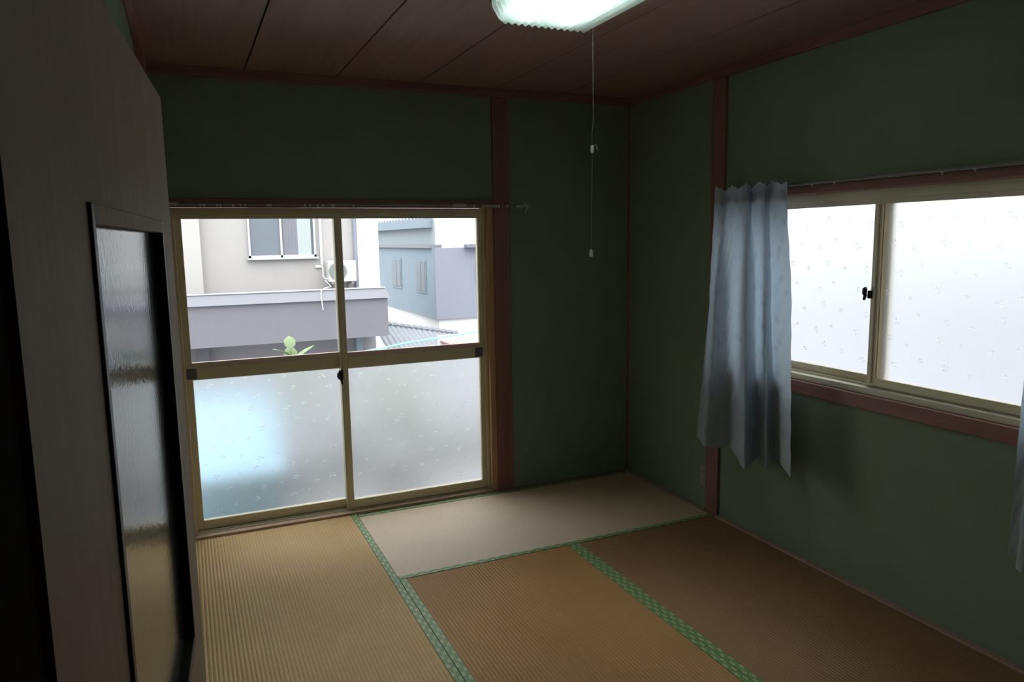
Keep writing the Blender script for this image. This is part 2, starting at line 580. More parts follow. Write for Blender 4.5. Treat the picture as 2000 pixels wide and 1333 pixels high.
# posts
trim(4, box(bm_new(), -0.909, -0.811, -0.012, 0.05, -0.05, H - 0.045, 0.003), M_post)      # beside the big window
trim(5, box(bm_new(), -0.014, 0.05, -0.897, -0.795, -0.05, H - 0.045, 0.003), M_post)      # right wall
trim(6, box(bm_new(), -0.009, 0.0, -0.009, 0.0, 0.007, H - 0.045), M_post)               # thin brown strip up the corner
trim(7, box(bm_new(), XL - 0.02, XL + 0.012, -0.52, -0.42, -0.05, H - 0.045, 0.003), M_post)  # left wall
# lintel over the big window and threshold in front of it
trim(8, box(bm_new(), XL, -0.909, -0.010, 0.02, 1.672, 1.715, 0.003), M_trimx)
trim(9, box(bm_new(), -2.60, -0.909, 0.004, 0.045, -0.03, 0.012, 0.003), M_sillx)
trim(10, box(bm_new(), -0.945, -0.909, 0.0, 0.13, -0.03, 1.672, 0.002), M_jamb)             # window jamb, lit from outside
trim(11, box(bm_new(), -2.615, -2.585, 0.0, 0.13, -0.03, 1.672, 0.002), M_jamb)
# right window casing
trim(12, box(bm_new(), -0.016, 0.03, -2.70, -0.897, 0.775, 0.834, 0.003), M_trimy)
trim(13, box(bm_new(), -0.014, 0.03, -2.70, -0.897, 1.672, 1.708, 0.003), M_trimy)
trim(14, box(bm_new(), -0.014, 0.05, -2.70, -2.655, 0.80, 1.70, 0.003), M_post)
# floor edge strips flush with the mats
trim(15, box(bm_new(), -0.022, 0.0, -0.795, -0.0, -0.05, 0.006, 0.002), M_silly)
trim(16, box(bm_new(), -0.030, 0.0, YN, -0.897, -0.05, 0.008, 0.002), M_silly)
trim(17, box(bm_new(), -0.811, -0.022, -0.016, 0.0, -0.05, 0.006, 0.002), M_trimx)
# door frame in the near wall
trim(18, box(bm_new(), -2.665, -2.622, YN - 0.14, YN + 0.004, -0.03, 1.76, 0.002), M_jamb_shade)
trim(19, box(bm_new(), -1.74, -1.70, YN - 0.14, YN + 0.012, -0.03, 1.76, 0.002), M_jamb_shade)
trim(20, box(bm_new(), -2.665, -1.70, YN - 0.14, YN + 0.002, 1.735, 1.775, 0.002), M_jamb_shade)

# hall behind the camera
b = bm_new()
box(b, -3.45, -3.35, -5.1, YN - 0.12, -0.12, H)
struct('wall_hall_left', b, M_hall)
struct('wall_hall_back', box(bm_new(), -3.45, -0.5, -5.2, -5.1, -0.12, H), M_hall)
struct('wall_hall_right', box(bm_new(), -0.6, -0.5, -5.1, YN - 0.12, -0.12, H), M_hall)
struct('wall_hall_front', box(bm_new(), -3.35, XL - 0.1, YN - 0.13, YN - 0.03, -0.12, H), M_hall)
struct('floor_hall', box(bm_new(), -3.45, -0.5, -5.2, YN - 0.02, -0.12, -0.03), M_hallfloor)
struct('ceiling_hall', box(bm_new(), -3.45, -0.5, -5.2, YN - 0.12, H, H + 0.1), M_hall)

# ------------------------------------------------------------------ windows
random.seed(4)

def motif(bm, cx, cz, r, plane, t, rot):
    """one embossed leaf-star: narrow faceted petals standing proud of the pane"""
    for k, (a, l) in enumerate(((0.25, 1.0), (1.05, 0.75), (2.2, 0.9), (3.5, 1.0), (4.6, 0.7))):
        a += rot
        d = Vector((math.cos(a), math.sin(a)))
        n = Vector((-d.y, d.x))
        P = [d * r * 0.12, d * r * l * 0.6 + n * r * 0.17, d * r * l, d * r * l * 0.6 - n * r * 0.17]
        mid = d * r * l * 0.58
        def mk(p, h):
            if plane[0] == 'y':
                return (cx + p.x, plane[1] - h, cz + p.y)
            return (plane[1] - h, cx + p.x, cz + p.y)
        v = [bm.verts.new(mk(p, 0.0)) for p in P]
        top = bm.verts.new(mk(mid, t))
        for i in range(4):
            bm.faces.new((v[i], v[(i + 1) % 4], top))
        bm.faces.new(v[::-1])

def motifs(u0, u1, z0, z1, plane, step):
    bm = bm_new()
    j = 0
    z = z0 + step * 0.45
    while z < z1 - 0.012:
        u = u0 + step * (0.35 if j % 2 else 0.8)
        i = 0
        while u < u1 - 0.015:
            big = (i + j) % 2 == 0
            motif(bm, u + random.uniform(-0.014, 0.014), z + (i % 3) * 0.014 + random.uniform(-0.010, 0.010),
                  (0.020 if big else 0.012) * random.uniform(0.85, 1.15), plane, 0.0022, random.uniform(-0.5, 0.5))
            u += step * (1.0 if big else 0.85)
            i += 1
        z += step * 0.82
        j += 1
    return bm

def pane_y(x0, x1, z0, z1, y, t=0.004):
    return box(bm_new(), x0, x1, y, y + t, z0, z1)

def pane_x(y0, y1, z0, z1, x, t=0.004):
    return box(bm_new(), x, x + t, y0, y1, z0, z1)

def two_faced(o, axis, inner_sign):
    """inner face obscured, the other faces smooth"""
    o.data.materials.append(M_frostout)
    for p in o.data.polygons:
        c = p.normal['xyz'.index(axis)]
        p.material_index = 0 if c * inner_sign > 0.5 else 1

w1 = thing('window_1', 'tall sliding window with clear upper and frosted lower panes', None, (-1.76, 0.09, 0), kind='structure')
# outer frame
b = bm_new()
box(b, -2.585, -0.945, 0.028, 0.125, 1.634, 1.672, 0.002)
box(b, -2.585, -0.945, 0.034, 0.040, 1.618, 1.640)
obj('head_frame', b, M_alu, w1)
b = bm_new()
box(b, -2.585, -0.945, 0.045, 0.125, -0.03, 0.016, 0.002)
box(b, -2.585, -0.945, 0.060, 0.064, 0.016, 0.024)
box(b, -2.585, -0.945, 0.095, 0.099, 0.016, 0.024)
obj('sill_track', b, M_alu_pale, w1)
obj('side_frame', box(bm_new(), -2.585, -2.568, 0.03, 0.125, 0.016, 1.634, 0.002), M_alu, w1)
obj('side_frame', box(bm_new(), -0.962, -0.945, 0.03, 0.125, 0.016, 1.634, 0.002), M_alu, w1)

def sash_big(x0, x1, y, left):
    """one sliding sash: y = room-side face"""
    t = 0.030
    zb, zt = 0.020, 1.642
    sl = 0.034 if left else 0.040      # outer / meeting stile widths
    sr = 0.036 if left else 0.024
    if left:
        xa, xb = x0 + 0.032, x1 - 0.034
    else:
        xa, xb = x0 + 0.040, x1 - 0.028
    b = bm_new()
    box(b, x0, xa, y, y + t, zb, zt, 0.002)
    box(b, xb, x1, y, y + t, zb, zt, 0.002)
    box(b, xa, xb, y + 0.001, y + t, zb, zb + 0.048, 0.002)
    box(b, xa, xb, y + 0.001, y + t, zt - 0.022, zt, 0.002)
    box(b, xa, xb, y - 0.004, y + t - 0.004, 0.812, 0.878, 0.003)
    # grooves of the stile profile
    s = obj('sash', b, M_alu, w1)
    obj('glazing_bead', box(bm_new(), xa, xb, y + 0.002, y + 0.026, 0.876, 0.900, 0.002), M_bead_lit, s)
    g = obj('clear_pane', pane_y(xa, xb, 0.885, zt - 0.018, y + 0.014), M_clear, s)
    f = obj('frosted_pane', pane_y(xa, xb, zb + 0.044, 0.816, y + 0.014), M_frost, s)
    two_faced(f, 'y', -1)
    obj('embossed_motifs', motifs(xa, xb, zb + 0.055, 0.806, ('y', y + 0.0138), 0.10), M_motif, s, kind='stuff')
    cx0, cx1 = (x0 + 0.004, x0 + 0.052) if left else (x1 - 0.060, x1 - 0.012)
    obj('corner_grip', box(bm_new(), cx0, cx1, y - 0.009, y + 0.012, 0.818, 0.872, 0.004), M_greyplastic, s)
    return s

sL = sash_big(-2.568, -1.764, 0.082, True)
sR = sash_big(-1.800, -0.962, 0.046, False)
# edge strip on the meeting stile and crescent lock
obj('stile_strip', box(bm_new(), -1.790, -1.779, 0.041, 0.047, 0.03, 1.63, 0.002), M_alu_pale, sR)

def crescent(bm, c, s):
    x, y, z = c
    box(bm, x - 0.012, x + 0.010, y - 0.010, y + 0.004, z - 0.026, z + 0.026, 0.003)
    pts = [(x + 0.010 * math.cos(a) - 0.008, y - 0.016, z + 0.016 * math.sin(a)) for a in [math.radians(d) for d in range(60, 310, 25)]]
    tube(bm, pts, 0.008, 6)
    tube(bm, [(x - 0.005, y - 0.016, z - 0.01), (x + 0.0, y - 0.022, z - 0.048)], [0.007, 0.005], 6)
    return bm
obj('crescent_lock', crescent(bm_new(), (-1.800, 0.046, 0.780), 1), M_dark, sR)

# right-hand window: both panes frosted
w2 = thing('window_2', 'wide sliding window with two frosted panes beside the curtain', None, (0.09, -1.78, 0.83), kind='structure')
b = bm_new()
box(b, 0.024, 0.125, -2.655, -0.897, 1.634, 1.672, 0.002)
box(b, 0.036, 0.042, -2.655, -0.897, 1.612, 1.640)
obj('head_frame', b, M_alu_pale, w2)
b = bm_new()
box(b, 0.012, 0.125, -2.655, -0.897, 0.834, 0.860, 0.002)
box(b, 0.055, 0.060, -2.655, -0.897, 0.860, 0.870)
box(b, 0.094, 0.099, -2.655, -0.897, 0.860, 0.870)
obj('sill_track', b, M_alu_pale, w2)
obj('side_frame', box(bm_new(), 0.03, 0.125, -0.915, -0.897, 0.860, 1.634, 0.002), M_alu, w2)
obj('side_frame', box(bm_new(), 0.03, 0.125, -2.655, -2.637, 0.860, 1.634, 0.002), M_alu, w2)

def sash_side(ya, yb, x, sa, sb):
    """ya > yb (ya nearer the window wall); x = room-side face"""
    t = 0.028
    zb, zt = 0.866, 1.640
    b = bm_new()
    box(b, x, x + t, ya - sa, ya, zb, zt, 0.002)
    box(b, x, x + t, yb, yb + sb, zb, zt, 0.002)
    box(b, x + 0.001, x + t, yb + sb, ya - sa, zb, zb + 0.034, 0.002)
    box(b, x + 0.001, x + t, yb + sb, ya - sa, zt - 0.012, zt, 0.002)
    s = obj('sash', b, M_alu, w2)
    f = obj('frosted_pane', pane_x(yb + sb, ya - sa, zb + 0.030, zt - 0.010, x + 0.013), M_frost, s)
    two_faced(f, 'x', -1)
    obj('embossed_motifs', motifs(yb + sb, ya - sa, zb + 0.045, zt - 0.02, ('x', x + 0.0128), 0.115), M_motif, s, kind='stuff')
    return s
sB = sash_side(-0.915, -1.815, 0.082, 0.030, 0.040)      # outer sash, far half
sA = sash_side(-1.752, -2.637, 0.044, 0.036, 0.030)      # inner sash, near half
obj('stile_strip', box(bm_new(), 0.038, 0.045, -1.777, -1.768, 0.875, 1.63, 0.002), M_alu_pale, sA)
b = bm_new()
box(b, 0.032, 0.046, -1.760, -1.744, 1.228, 1.262, 0.004)
tube(b, [(0.026, -1.744, 1.272), (0.026, -1.738, 1.268), (0.026, -1.736, 1.252), (0.026, -1.742, 1.236)], [0.006, 0.010, 0.010, 0.006], 8)
tube(b, [(0.026, -1.742, 1.245), (0.020, -1.740, 1.222)], [0.008, 0.006], 6)
obj('crescent_lock', b, M_dark, sA)

# ------------------------------------------------------------------ door (hinged, open against the left wall)
d1 = thing('door_1', 'brown veneered door with a tall frosted glass light, standing open', None,
           (-2.618, -3.492, 0.0), math.pi / 2 - math.radians(4.42), kind='structure')
DW, DT, ZT = 0.825, 0.036, 1.712
gx0, gx1, gz0, gz1 = 0.197, 0.683, 0.915, 1.526
b = bm_new()
box(b, 0, gx0, 0, DT, 0.012, ZT)
box(b, gx1, DW, 0, DT, 0.012, ZT)
box(b, gx0, gx1, 0, DT, 0.012, gz0)
box(b, gx0, gx1, 0, DT, gz1, ZT)
leaf = obj('door_leaf', b, M_door, d1, local=True)
b = bm_new()
box(b, gx0, gx0 + 0.012, -0.003, 0.010, gz0, gz1, 0.001)
obj('glass_moulding', b, M_door_shade, d1, local=True)
obj('glass_moulding', box(bm_new(), gx1 - 0.010, gx1, -0.003, 0.010, gz0, gz1, 0.001), M_door_shade, d1, local=True)
obj('glass_moulding', box(bm_new(), gx0 + 0.012, gx1 - 0.010, -0.003, 0.010, gz0, gz0 + 0.014, 0.001), M_door_shade, d1, local=True)
obj('glass_moulding', box(bm_new(), gx0 + 0.012, gx1 - 0.010, -0.003, 0.010, gz1 - 0.016, gz1, 0.001), M_door, d1, local=True)
obj('frosted_pane', box(bm_new(), gx0 + 0.010, gx1 - 0.008, 0.010, 0.015, gz0 + 0.012, gz1 - 0.014), M_doorglass, d1, local=True)

# ------------------------------------------------------------------ tatami mats
def tatami(x, y, rz, w, l, label, sides=(-1, 1), rush=None):
    t = thing('tatami_mat', label, 'tatami mat', (x, y, -0.055), rz, 'tatami mats on the floor')
    obj('mat_body', box(bm_new(), -l / 2 + 0.001, l / 2 - 0.001, (-w / 2 + 0.0325) if -1 in sides else -w / 2 + 0.001, w / 2 - 0.0325, 0, 0.055, 0.002), rush or M_rush, t, local=True)
    for s in sides:
        o = obj('border_strip', box(bm_new(), -l / 2 + 0.001, l / 2 - 0.001, -0.0155, 0.0155, 0, 0.0562, 0.0015), M_heri, t, local=True)
        o.location = (0, s * (w / 2 - 0.0165), 0)
        o['label'] = 'green cloth border with small pale squares'
    return t
W = 0.88
tatami(-2.20, -W, math.pi / 2, W, 2 * W, 'tan tatami mat below the frosted left window pane')
tatami(-0.891, -0.448, 0, 0.864, 1.738, 'pale tatami mat, lightened for window light, lying crosswise in the far corner under the window', rush=M_rush_pale_lit)
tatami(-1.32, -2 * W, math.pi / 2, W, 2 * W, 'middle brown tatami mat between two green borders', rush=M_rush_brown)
tatami(-0.455, -2 * W, math.pi / 2, 0.85, 2 * W, 'brown tatami mat, toned darker for shade, along the green right wall', (1,), M_rush_brown_shaded)
tatami(-2.20, -2.628, math.pi / 2, W, 1.736, 'tatami mat just inside the open door')
tatami(-0.895, -3.068, 0, 0.856, 1.73, 'tatami mat lying crosswise at the near wall')

# ------------------------------------------------------------------ ceiling lamp and its pull cord
LX0, LX1, LY0, LY1, LZ = -1.545, -1.175, -2.20, -1.545, 2.212
lamp = thing('ceiling_lamp', 'lit rectangular fluorescent ceiling lamp with a ribbed clear cover', 'lamp', ((LX0 + LX1) / 2, (LY0 + LY1) / 2, H))
obj('housing', box(bm_new(), LX0 + 0.03, LX1 - 0.03, LY0 + 0.03, LY1 - 0.03, 2.290, H - 0.0005, 0.006), M_lamp, lamp)
for yy in (LY0 - 0.002, LY1 - 0.012):
    obj('end_bracket', box(bm_new(), LX0 - 0.004, LX0 + 0.05, yy, yy + 0.014, 2.275, 2.318, 0.003), M_lampdark, lamp)
for k, xx in enumerate((LX0 + 0.11, LX1 - 0.11)):
    b = bm_new()
    tube(b, [(xx, LY0 + 0.05, 2.258), (xx, LY1 - 0.05, 2.258)], 0.014, 12)
    obj('fluorescent_tube', b, M_tube, lamp, smooth=True)
# ribbed cover: saw-tooth profile across x on the bottom, flaring sides, closed ends
b = bm_new()
nrib = 13
bot = []
x0, x1 = LX0 + 0.028, LX1 - 0.016
for i in range(nrib):
    xa = x0 + (x1 - x0) * i / nrib
    xb = x0 + (x1 - x0) * (i + 1) / nrib
    bot += [(xa, LZ + 0.016), (xb - 0.002, LZ)]
bot = [(LX0, 2.300), (LX0 + 0.006, 2.262)] + bot + [(x1 + 0.002, LZ + 0.010), (LX1 - 0.004, 2.262), (LX1, 2.300)]
ny = 40
rows = []
for j in range(ny + 1):
    yv = LY0 + (LY1 - LY0) * j / ny
    wob = 0.007 if j % 2 else 0.0
    row = []
    for i, (px, pz) in enumerate(bot):
        px2 = px + (wob if i >= len(bot) - 3 else (-wob if i < 2 else 0))
        row.append(b.verts.new((px2, yv, pz)))
    rows.append(row)
for r0, r1 in zip(rows, rows[1:]):
    for i in range(len(bot) - 1):
        b.faces.new((r0[i], r0[i + 1], r1[i + 1], r1[i]))
for r in (rows[0], rows[-1]):
    b.faces.new(r)
obj('ribbed_cover', b, M_cover, lamp)

cx, cy = -1.186, -1.600
cord = thing('pull_cord', 'thin off-white pull cord hanging from the ceiling lamp', 'pull cord', (cx, cy, 2.262))
obj('upper_string', tube(bm_new(), [(cx, cy, 2.30), (cx + 0.0, cy, 2.05), (cx + 0.001, cy, 1.90), (cx - 0.004, cy, 1.865), (cx - 0.003, cy, 1.82)], 0.0009, 5), M_cord, cord)
obj('lower_string', tube(bm_new(), [(cx - 0.003, cy, 1.80), (cx - 0.006, cy, 1.60), (cx - 0.008, cy, 1.46)], 0.0009, 5), M_cord, cord)
for (kx, kz) in ((cx - 0.003, 1.806), (cx - 0.008, 1.440)):
    b = bm_new()
    tube(b, [(kx, cy, kz + 0.014), (kx, cy, kz + 0.008), (kx, cy, kz - 0.008), (kx, cy, kz - 0.013)], [0.0025, 0.0055, 0.007, 0.0045], 10)
    obj('cord_knob', b, M_white, cord, smooth=True)
obj('knot_end', tube(bm_new(), [(cx - 0.001, cy, 1.815), (cx + 0.012, cy, 1.822), (cx + 0.018, cy, 1.811), (cx + 0.022, cy, 1.802)], [0.0012, 0.0022, 0.003, 0.001], 6), M_cord, cord)

# ------------------------------------------------------------------ curtain rails
r1 = thing('curtain_rail', 'bare curtain rail with leftover white runners above the big window', 'curtain rail', (-1.65, -0.05, 1.685))
obj('rail_bar', box(bm_new(), -2.585, -0.722, -0.067, -0.055, 1.681, 1.691, 0.002), M_rail, r1)
for x0, x1 in ((-2.588, -2.545), (-1.172, -1.095), (-0.745, -0.716)):
    obj('rail_cap', box(bm_new(), x0, x1, -0.070, -0.052, 1.678, 1.694, 0.002), M_bracket, r1)
for x in (-2.50, -1.76, -0.93):
    obj('rail_bracket', box(bm_new(), x - 0.008, x + 0.008, -0.055, -0.0095, 1.684, 1.696, 0.002), M_rail, r1)
bm0 = bm_new()
box(bm0, -0.004, 0.004, -0.0085, 0.0015, -0.005, 0.003, 0.001)
tube(bm0, [(0, -0.004, -0.004), (0.003, -0.005, -0.009), (0, -0.004, -0.013), (-0.003, -0.004, -0.010)], 0.0013, 5)
run0 = obj('runner', bm0, M_white, r1, local=True)
first = True
for x in (-2.447, -2.431, -2.372, -2.358, -2.300, -2.267, -2.246, -2.138, -2.126, -1.961, -1.935, -1.897, -1.872, -1.826, -1.815, -1.716,
          -1.049, -0.998, -0.988, -0.978, -0.967, -0.955, -0.942, -0.930, -0.917, -0.900, -0.848, -0.785, -0.771, -0.759, -0.745):
    o = run0 if first else run0.copy()
    if not first:
        C.objects.link(o)
    first = False
    o.parent = r1
    o.location = (x + 1.65, -0.061 + 0.05, -0.002)
for x, z1 in ((-0.952, 1.646), (-0.733, 1.640)):
    obj('hanging_hook', tube(bm_new(), [(x + 0.008, -0.068, 1.682), (x + 0.004, -0.069, 1.668), (x - 0.004, -0.069, z1)], [0.003, 0.0028, 0.0018], 6), M_white, r1)

r2_ = thing('curtain_rail', 'grey curtain rail over the side window carrying the blue curtains', 'curtain rail', (-0.04, -1.8, 1.715))
obj('rail_bar', box(bm_new(), -0.050, -0.036, -2.78, -0.90, 1.709, 1.720, 0.002), M_rail, r2_)
for y in (-1.0, -1.95, -2.70):
    obj('rail_bracket', box(bm_new(), -0.036, -0.0005, y - 0.009, y + 0.009, 1.711, 1.719, 0.001), M_rail, r2_)
for y in (-1.50, -1.62, -2.10, -2.22):
    o = run0.copy()
    C.objects.link(o)
    o.parent = r2_
    o.rotation_euler = (0, 0, math.pi / 2)
    o.location = (-0.007, y + 1.8, -0.004)

# ------------------------------------------------------------------ curtains
def catmull(P, t):
    n = len(P) - 1
    s = min(max(t, 0), 1) * n
    i = min(int(s), n - 1)
    f = s - i
    p0, p1, p2, p3 = P[max(i - 1, 0)], P[i], P[i + 1], P[min(i + 2, n)]
    r = []
    for a, b_, c, d in zip(p0, p1, p2, p3):
        r.append(0.5 * (2 * b_ + (c - a) * f + (2 * a - 5 * b_ + 4 * c - d) * f * f + (3 * b_ - a - 3 * c + d) * f ** 3))
    return r

def curtain(name, label, top, mid, bot, ztop, zbot, nu=220, nv=50):
    """plan curves (y, x) at the heading, mid-height and hem"""
    t = thing(name, label, 'curtain', (-0.09, (top[0][0] + top[-1][0]) / 2, zbot), group='pale blue curtains on the side window')
    bm = bm_new()
    uvl = bm.loops.layers.uv.new('UVMap')
    rows = []
    for j in range(nv + 1):
        v = j / nv
        row = []
        for i in range(nu + 1):
            u = i / nu
            a, m, c = catmull(top, u), catmull(mid, u), catmull(bot, u)
            if v < 0.45:
                w_ = v / 0.45
                w_ = w_ * w_ * (3 - 2 * w_)
                y, x = [p + (q - p) * w_ for p, q in zip(a, m)]
            else:
                w_ = (v - 0.45) / 0.55
                y, x = [p + (q - p) * w_ for p, q in zip(m, c)]
            zt = ztop + 0.010 * math.sin(u * 31 + 0.6) + 0.008 * abs(math.sin(u * 47))
            hem = zbot + 0.006 * math.sin(u * 23) + (0.022 * max(0.0, u - 0.75) * 4 - 0.018 * math.exp(-((u - 0.5) / 0.15) ** 2))
            z = zt + (hem - zt) * v
            row.append(bm.verts.new((x + 0.0015 * math.sin(v * 60 + u * 90), y, z)))
        rows.append(row)
    for j in range(nv):
        for i in range(nu):
            f = bm.faces.new((rows[j][i], rows[j][i + 1], rows[j + 1][i + 1], rows[j + 1][i]))
            for lp, (di, dj) in zip(f.loops, ((0, 0), (1, 0), (1, 1), (0, 1))):
                lp[uvl].uv = ((i + di) / nu * 1.1, (j + dj) / nv * 1.3)
    off = LOC[t.name]
    hem_rows = [[v_.co.copy() for v_ in r] for r in rows]
    obj('cloth_panel', bm, M_curtain, t, smooth=True)
    # gathered heading tape behind the top edge
    bm = bm_new()
    for i in range(0, nu):
        p0, p1 = hem_rows[1][i], hem_rows[1][i + 1]
        q0, q1 = hem_rows[3][i], hem_rows[3][i + 1]
        d = Vector((0.0025, 0, 0))
        vv = [bm.verts.new(p + d) for p in (p0, p1, q1, q0)]
        bm.faces.new(vv)
    bmesh.ops.remove_doubles(bm, verts=bm.verts[:], dist=1e-5)
    obj('heading_tape', bm, M_curtain, t, smooth=True)
    return t

top = [(-0.9064, -0.08), (-0.9561, -0.1), (-0.9741, -0.085), (-0.992, -0.07), (-1.0307, -0.08), (-1.0734, -0.1), (-1.1175, -0.115), (-1.152, -0.115), (-1.163, -0.1), (-1.1618, -0.08), (-1.1536, -0.06), (-1.1976, -0.075), (-1.2651, -0.105), (-1.2873, -0.1), (-1.2715, -0.07), (-1.2833, -0.065), (-1.3494, -0.1), (-1.4003, -0.115), (-1.4149, -0.1)]
mid = [(-0.8578, -0.06), (-0.9123, -0.09), (-0.9733, -0.12), (-0.9767, -0.1), (-0.9756, -0.07), (-0.9883, -0.045), (-1.0225, -0.05), (-1.1225, -0.1), (-1.2173, -0.15), (-1.2365, -0.155), (-1.2031, -0.11), (-1.1784, -0.05), (-1.2138, -0.05), (-1.2976, -0.095), (-1.3062, -0.09), (-1.2776, -0.05), (-1.2831, -0.035), (-1.3865, -0.08), (-1.4913, -0.125)]
bot = [(-0.7746, -0.06), (-0.867, -0.11), (-0.9458, -0.15), (-0.9721, -0.125), (-0.989, -0.085), (-1.008, -0.045), (-1.036, -0.05), (-1.149, -0.11), (-1.2599, -0.17), (-1.2866, -0.175), (-1.2613, -0.12), (-1.2213, -0.05), (-1.2543, -0.06), (-1.3443, -0.11), (-1.3554, -0.1), (-1.3376, -0.055), (-1.3466, -0.035), (-1.4672, -0.11), (-1.5666, -0.17)]
curtain('curtain', 'pale blue patterned curtain bunched by the far post of the side window', top, mid, bot, 1.722, 0.42)
sh = -2.455
top2 = [(sh - 0.02 - i * 0.032, -0.09 + 0.022 * math.sin(i * 1.9)) for i in range(13)]
mid2 = [(sh - i * 0.034, -0.10 + 0.040 * math.sin(i * 1.55 + 0.6)) for i in range(13)]
bot2 = [(sh + 0.010 - i * 0.036, -0.11 + 0.050 * math.sin(i * 1.55 + 0.8)) for i in range(13)]
curtain('curtain', 'pale blue curtain cut by the right picture edge', top2, mid2, bot2, 1.722, 0.415)

# ------------------------------------------------------------------ outlet
ol = thing('wall_outlet', 'small beige wall outlet low on the green wall beside the post', 'outlet', (-0.004, -0.768, 0.190))
obj('plate', box(bm_new(), -0.007, 0.0, -0.792, -0.746, 0.135, 0.248, 0.003), M_outlet, ol)
for zc in (0.165, 0.215):
    s = obj('socket', box(bm_new(), -0.010, -0.006, -0.780, -0.758, zc - 0.016, zc + 0.016, 0.002), M_outlet, ol)
    b = bm_new()
    for dy in (-0.0055, 0.0055):
        box(b, -0.0105, -0.0095, -0.769 + dy - 0.0011, -0.769 + dy + 0.0011, zc - 0.006, zc + 0.006)
    obj('slots', b, M_slot, s)

# ------------------------------------------------------------------ outside: own balcony
struct('balcony_floor', box(bm_new(), -3.6, 0.9, YF, 1.25, -0.30, -0.10), M_conc)
struct('balcony_parapet', box(bm_new(), -3.6, 0.9, 1.13, 1.25, -0.10, 0.16), M_conc)  # unseen low wall, added to darken the frosted panes at the bottom
struct('house_roof', box(bm_new(), -4.2, 1.0, -6.0, 0.22, H + 0.12, H + 0.40), M_ext)  # unseen eave, drawn out on the right to block high sky light
struct('ground', box(bm_new(), -80, 80, -60, 90, -3.6, -3.4), M_ground)

bx = thing('added_blue_box', 'added pale blue box making the blue patch in the frosted left pane', 'box', (-2.40, 0.785, -0.10))  # invented for the blue patch; lid slanted to catch sky light
obj('box_body', prism(bm_new(), [(0.42, -0.10), (1.05, -0.10), (1.05, 0.50), (0.42, 0.17)], 'x', -2.76, -2.11), M_bluebox, bx)
obj('slanted_lid', prism(bm_new(), [(0.40, 0.165), (1.07, 0.515), (1.07, 0.555), (0.40, 0.205)], 'x', -2.78, -2.09), M_bluebox, bx)

def plant(x, y, h, spread, n, seed, label, big=1.0):
    rnd = random.Random(seed)
    t = thing('potted_plant', label, 'plant', (x, y, -0.10))
    b = bm_new()
    tube(b, [(x, y, -0.10), (x, y, 0.10), (x, y, 0.12), (x, y, 0.12)], [0.09, 0.13, 0.14, 0.12], 16)
    obj('pot', b, M_pot, t)
    obj('stem', tube(bm_new(), [(x, y, 0.10), (x + 0.01, y, h * 0.5), (x, y, h - 0.02)], [0.008, 0.006, 0.003], 6), M_stem, t)
    for i in range(n):
        a = rnd.uniform(0, 6.28)
        zc = h - (i / n) * (h - 0.25)
        L = rnd.uniform(0.08, 0.12) * big
        R = spread * (0.15 + 0.85 * (i / n))
        base = Vector((x + 0.35 * R * math.cos(a), y + 0.35 * R * math.sin(a), zc - 0.02))
        d = Vector((math.cos(a), math.sin(a), rnd.uniform(0.0, 0.9) + (big - 1.0) * 1.6)).normalized()
        s = d.cross(Vector((0, 0, 1))).normalized()
        nrm = s.cross(d)
        b = bm_new()
        prof = ((0, 0.006), (0.3, 0.5), (0.6, 0.55), (0.85, 0.3), (1.0, 0.02))
        upv, dn = [], []
        for q, wd in prof:
            c = base + d * L * q * 1.2 - Vector((0, 0, 1)) * 0.03 * q * q
            upv.append([b.verts.new(c + s * L * 0.5 * wd * k + nrm * (0.004 * (1 - abs(k)))) for k in (-1, 0, 1)])
        for r0, r1_ in zip(upv, upv[1:]):
            for k in range(2):
                b.faces.new((r0[k], r0[k + 1], r1_[k + 1], r1_[k]))
        obj('leaf', b, M_leaf, t, smooth=True)
    return t
plant(-1.94, 1.0, 0.82, 0.12, 18, 3, 'yellow-green plant with its top leaves showing above the window rail', 1.35)
plant(-1.35, 0.78, 0.68, 0.5, 110, 8, 'added leafy plant giving the frosted right pane its green tint')  # added to tint the frosted pane green

# ------------------------------------------------------------------ outside: house across the street
na = thing('apartment_house', 'pale beige house across the street with a mauve balcony parapet', 'building', (0, 16.5, -3.4))
obj('wall', box(bm_new(), -9, 1.74, 16.0, 22, -0.72, 3.0), M_nwall, na)
obj('projecting_wall', box(bm_new(), -9, -2.12, 15.75, 16.0, 0.05, 3.0), plain('cream_render', (0.41, 0.385, 0.375), 0.9, 0.02, 3, spec=0.1), na)
obj('corner_column', box(bm_new(), 1.76, 2.34, 15.95, 22, -0.72, 3.0), M_nwhite, na)
obj('lower_wall', box(bm_new(), -9, 2.2, 16.1, 22, -3.4, -0.72), M_lower, na)
obj('downpipe', tube(bm_new(), [(1.70, 15.93, -0.7), (1.70, 15.93, 3.0)], 0.045, 10), M_pipe, na)
par = obj('balcony_parapet', box(bm_new(), -9, 2.16, 14.5, 14.65, -0.72, 0.08), M_par, na)
prof = [(14.42, 0.08), (14.68, 0.08), (14.68, 0.33), (14.56, 0.33)]
b = bm_new()
A = [b.verts.new((-9, p[0], p[1])) for p in prof]
B = [b.verts.new(((2.22 if p[1] < 0.2 else 2.10), p[0], p[1])) for p in prof]
for i in range(4):
    b.faces.new((A[i], A[(i + 1) % 4], B[(i + 1) % 4], B[i]))
b.faces.new(A[::-1]); b.faces.new(B)
cp = obj('coping', b, M_parcap, par)
obj('coping_edge', box(bm_new(), -9, 2.12, 14.53, 14.70, 0.33, 0.352), M_nframe, par)
obj('balcony_slab', box(bm_new(), -9, 2.16, 14.5, 16.0, -0.90, -0.72), M_par, na)
obj('balcony_end_wall', box(bm_new(), 2.0, 2.16, 14.66, 15.99, -0.72, 0.08), M_par, na)
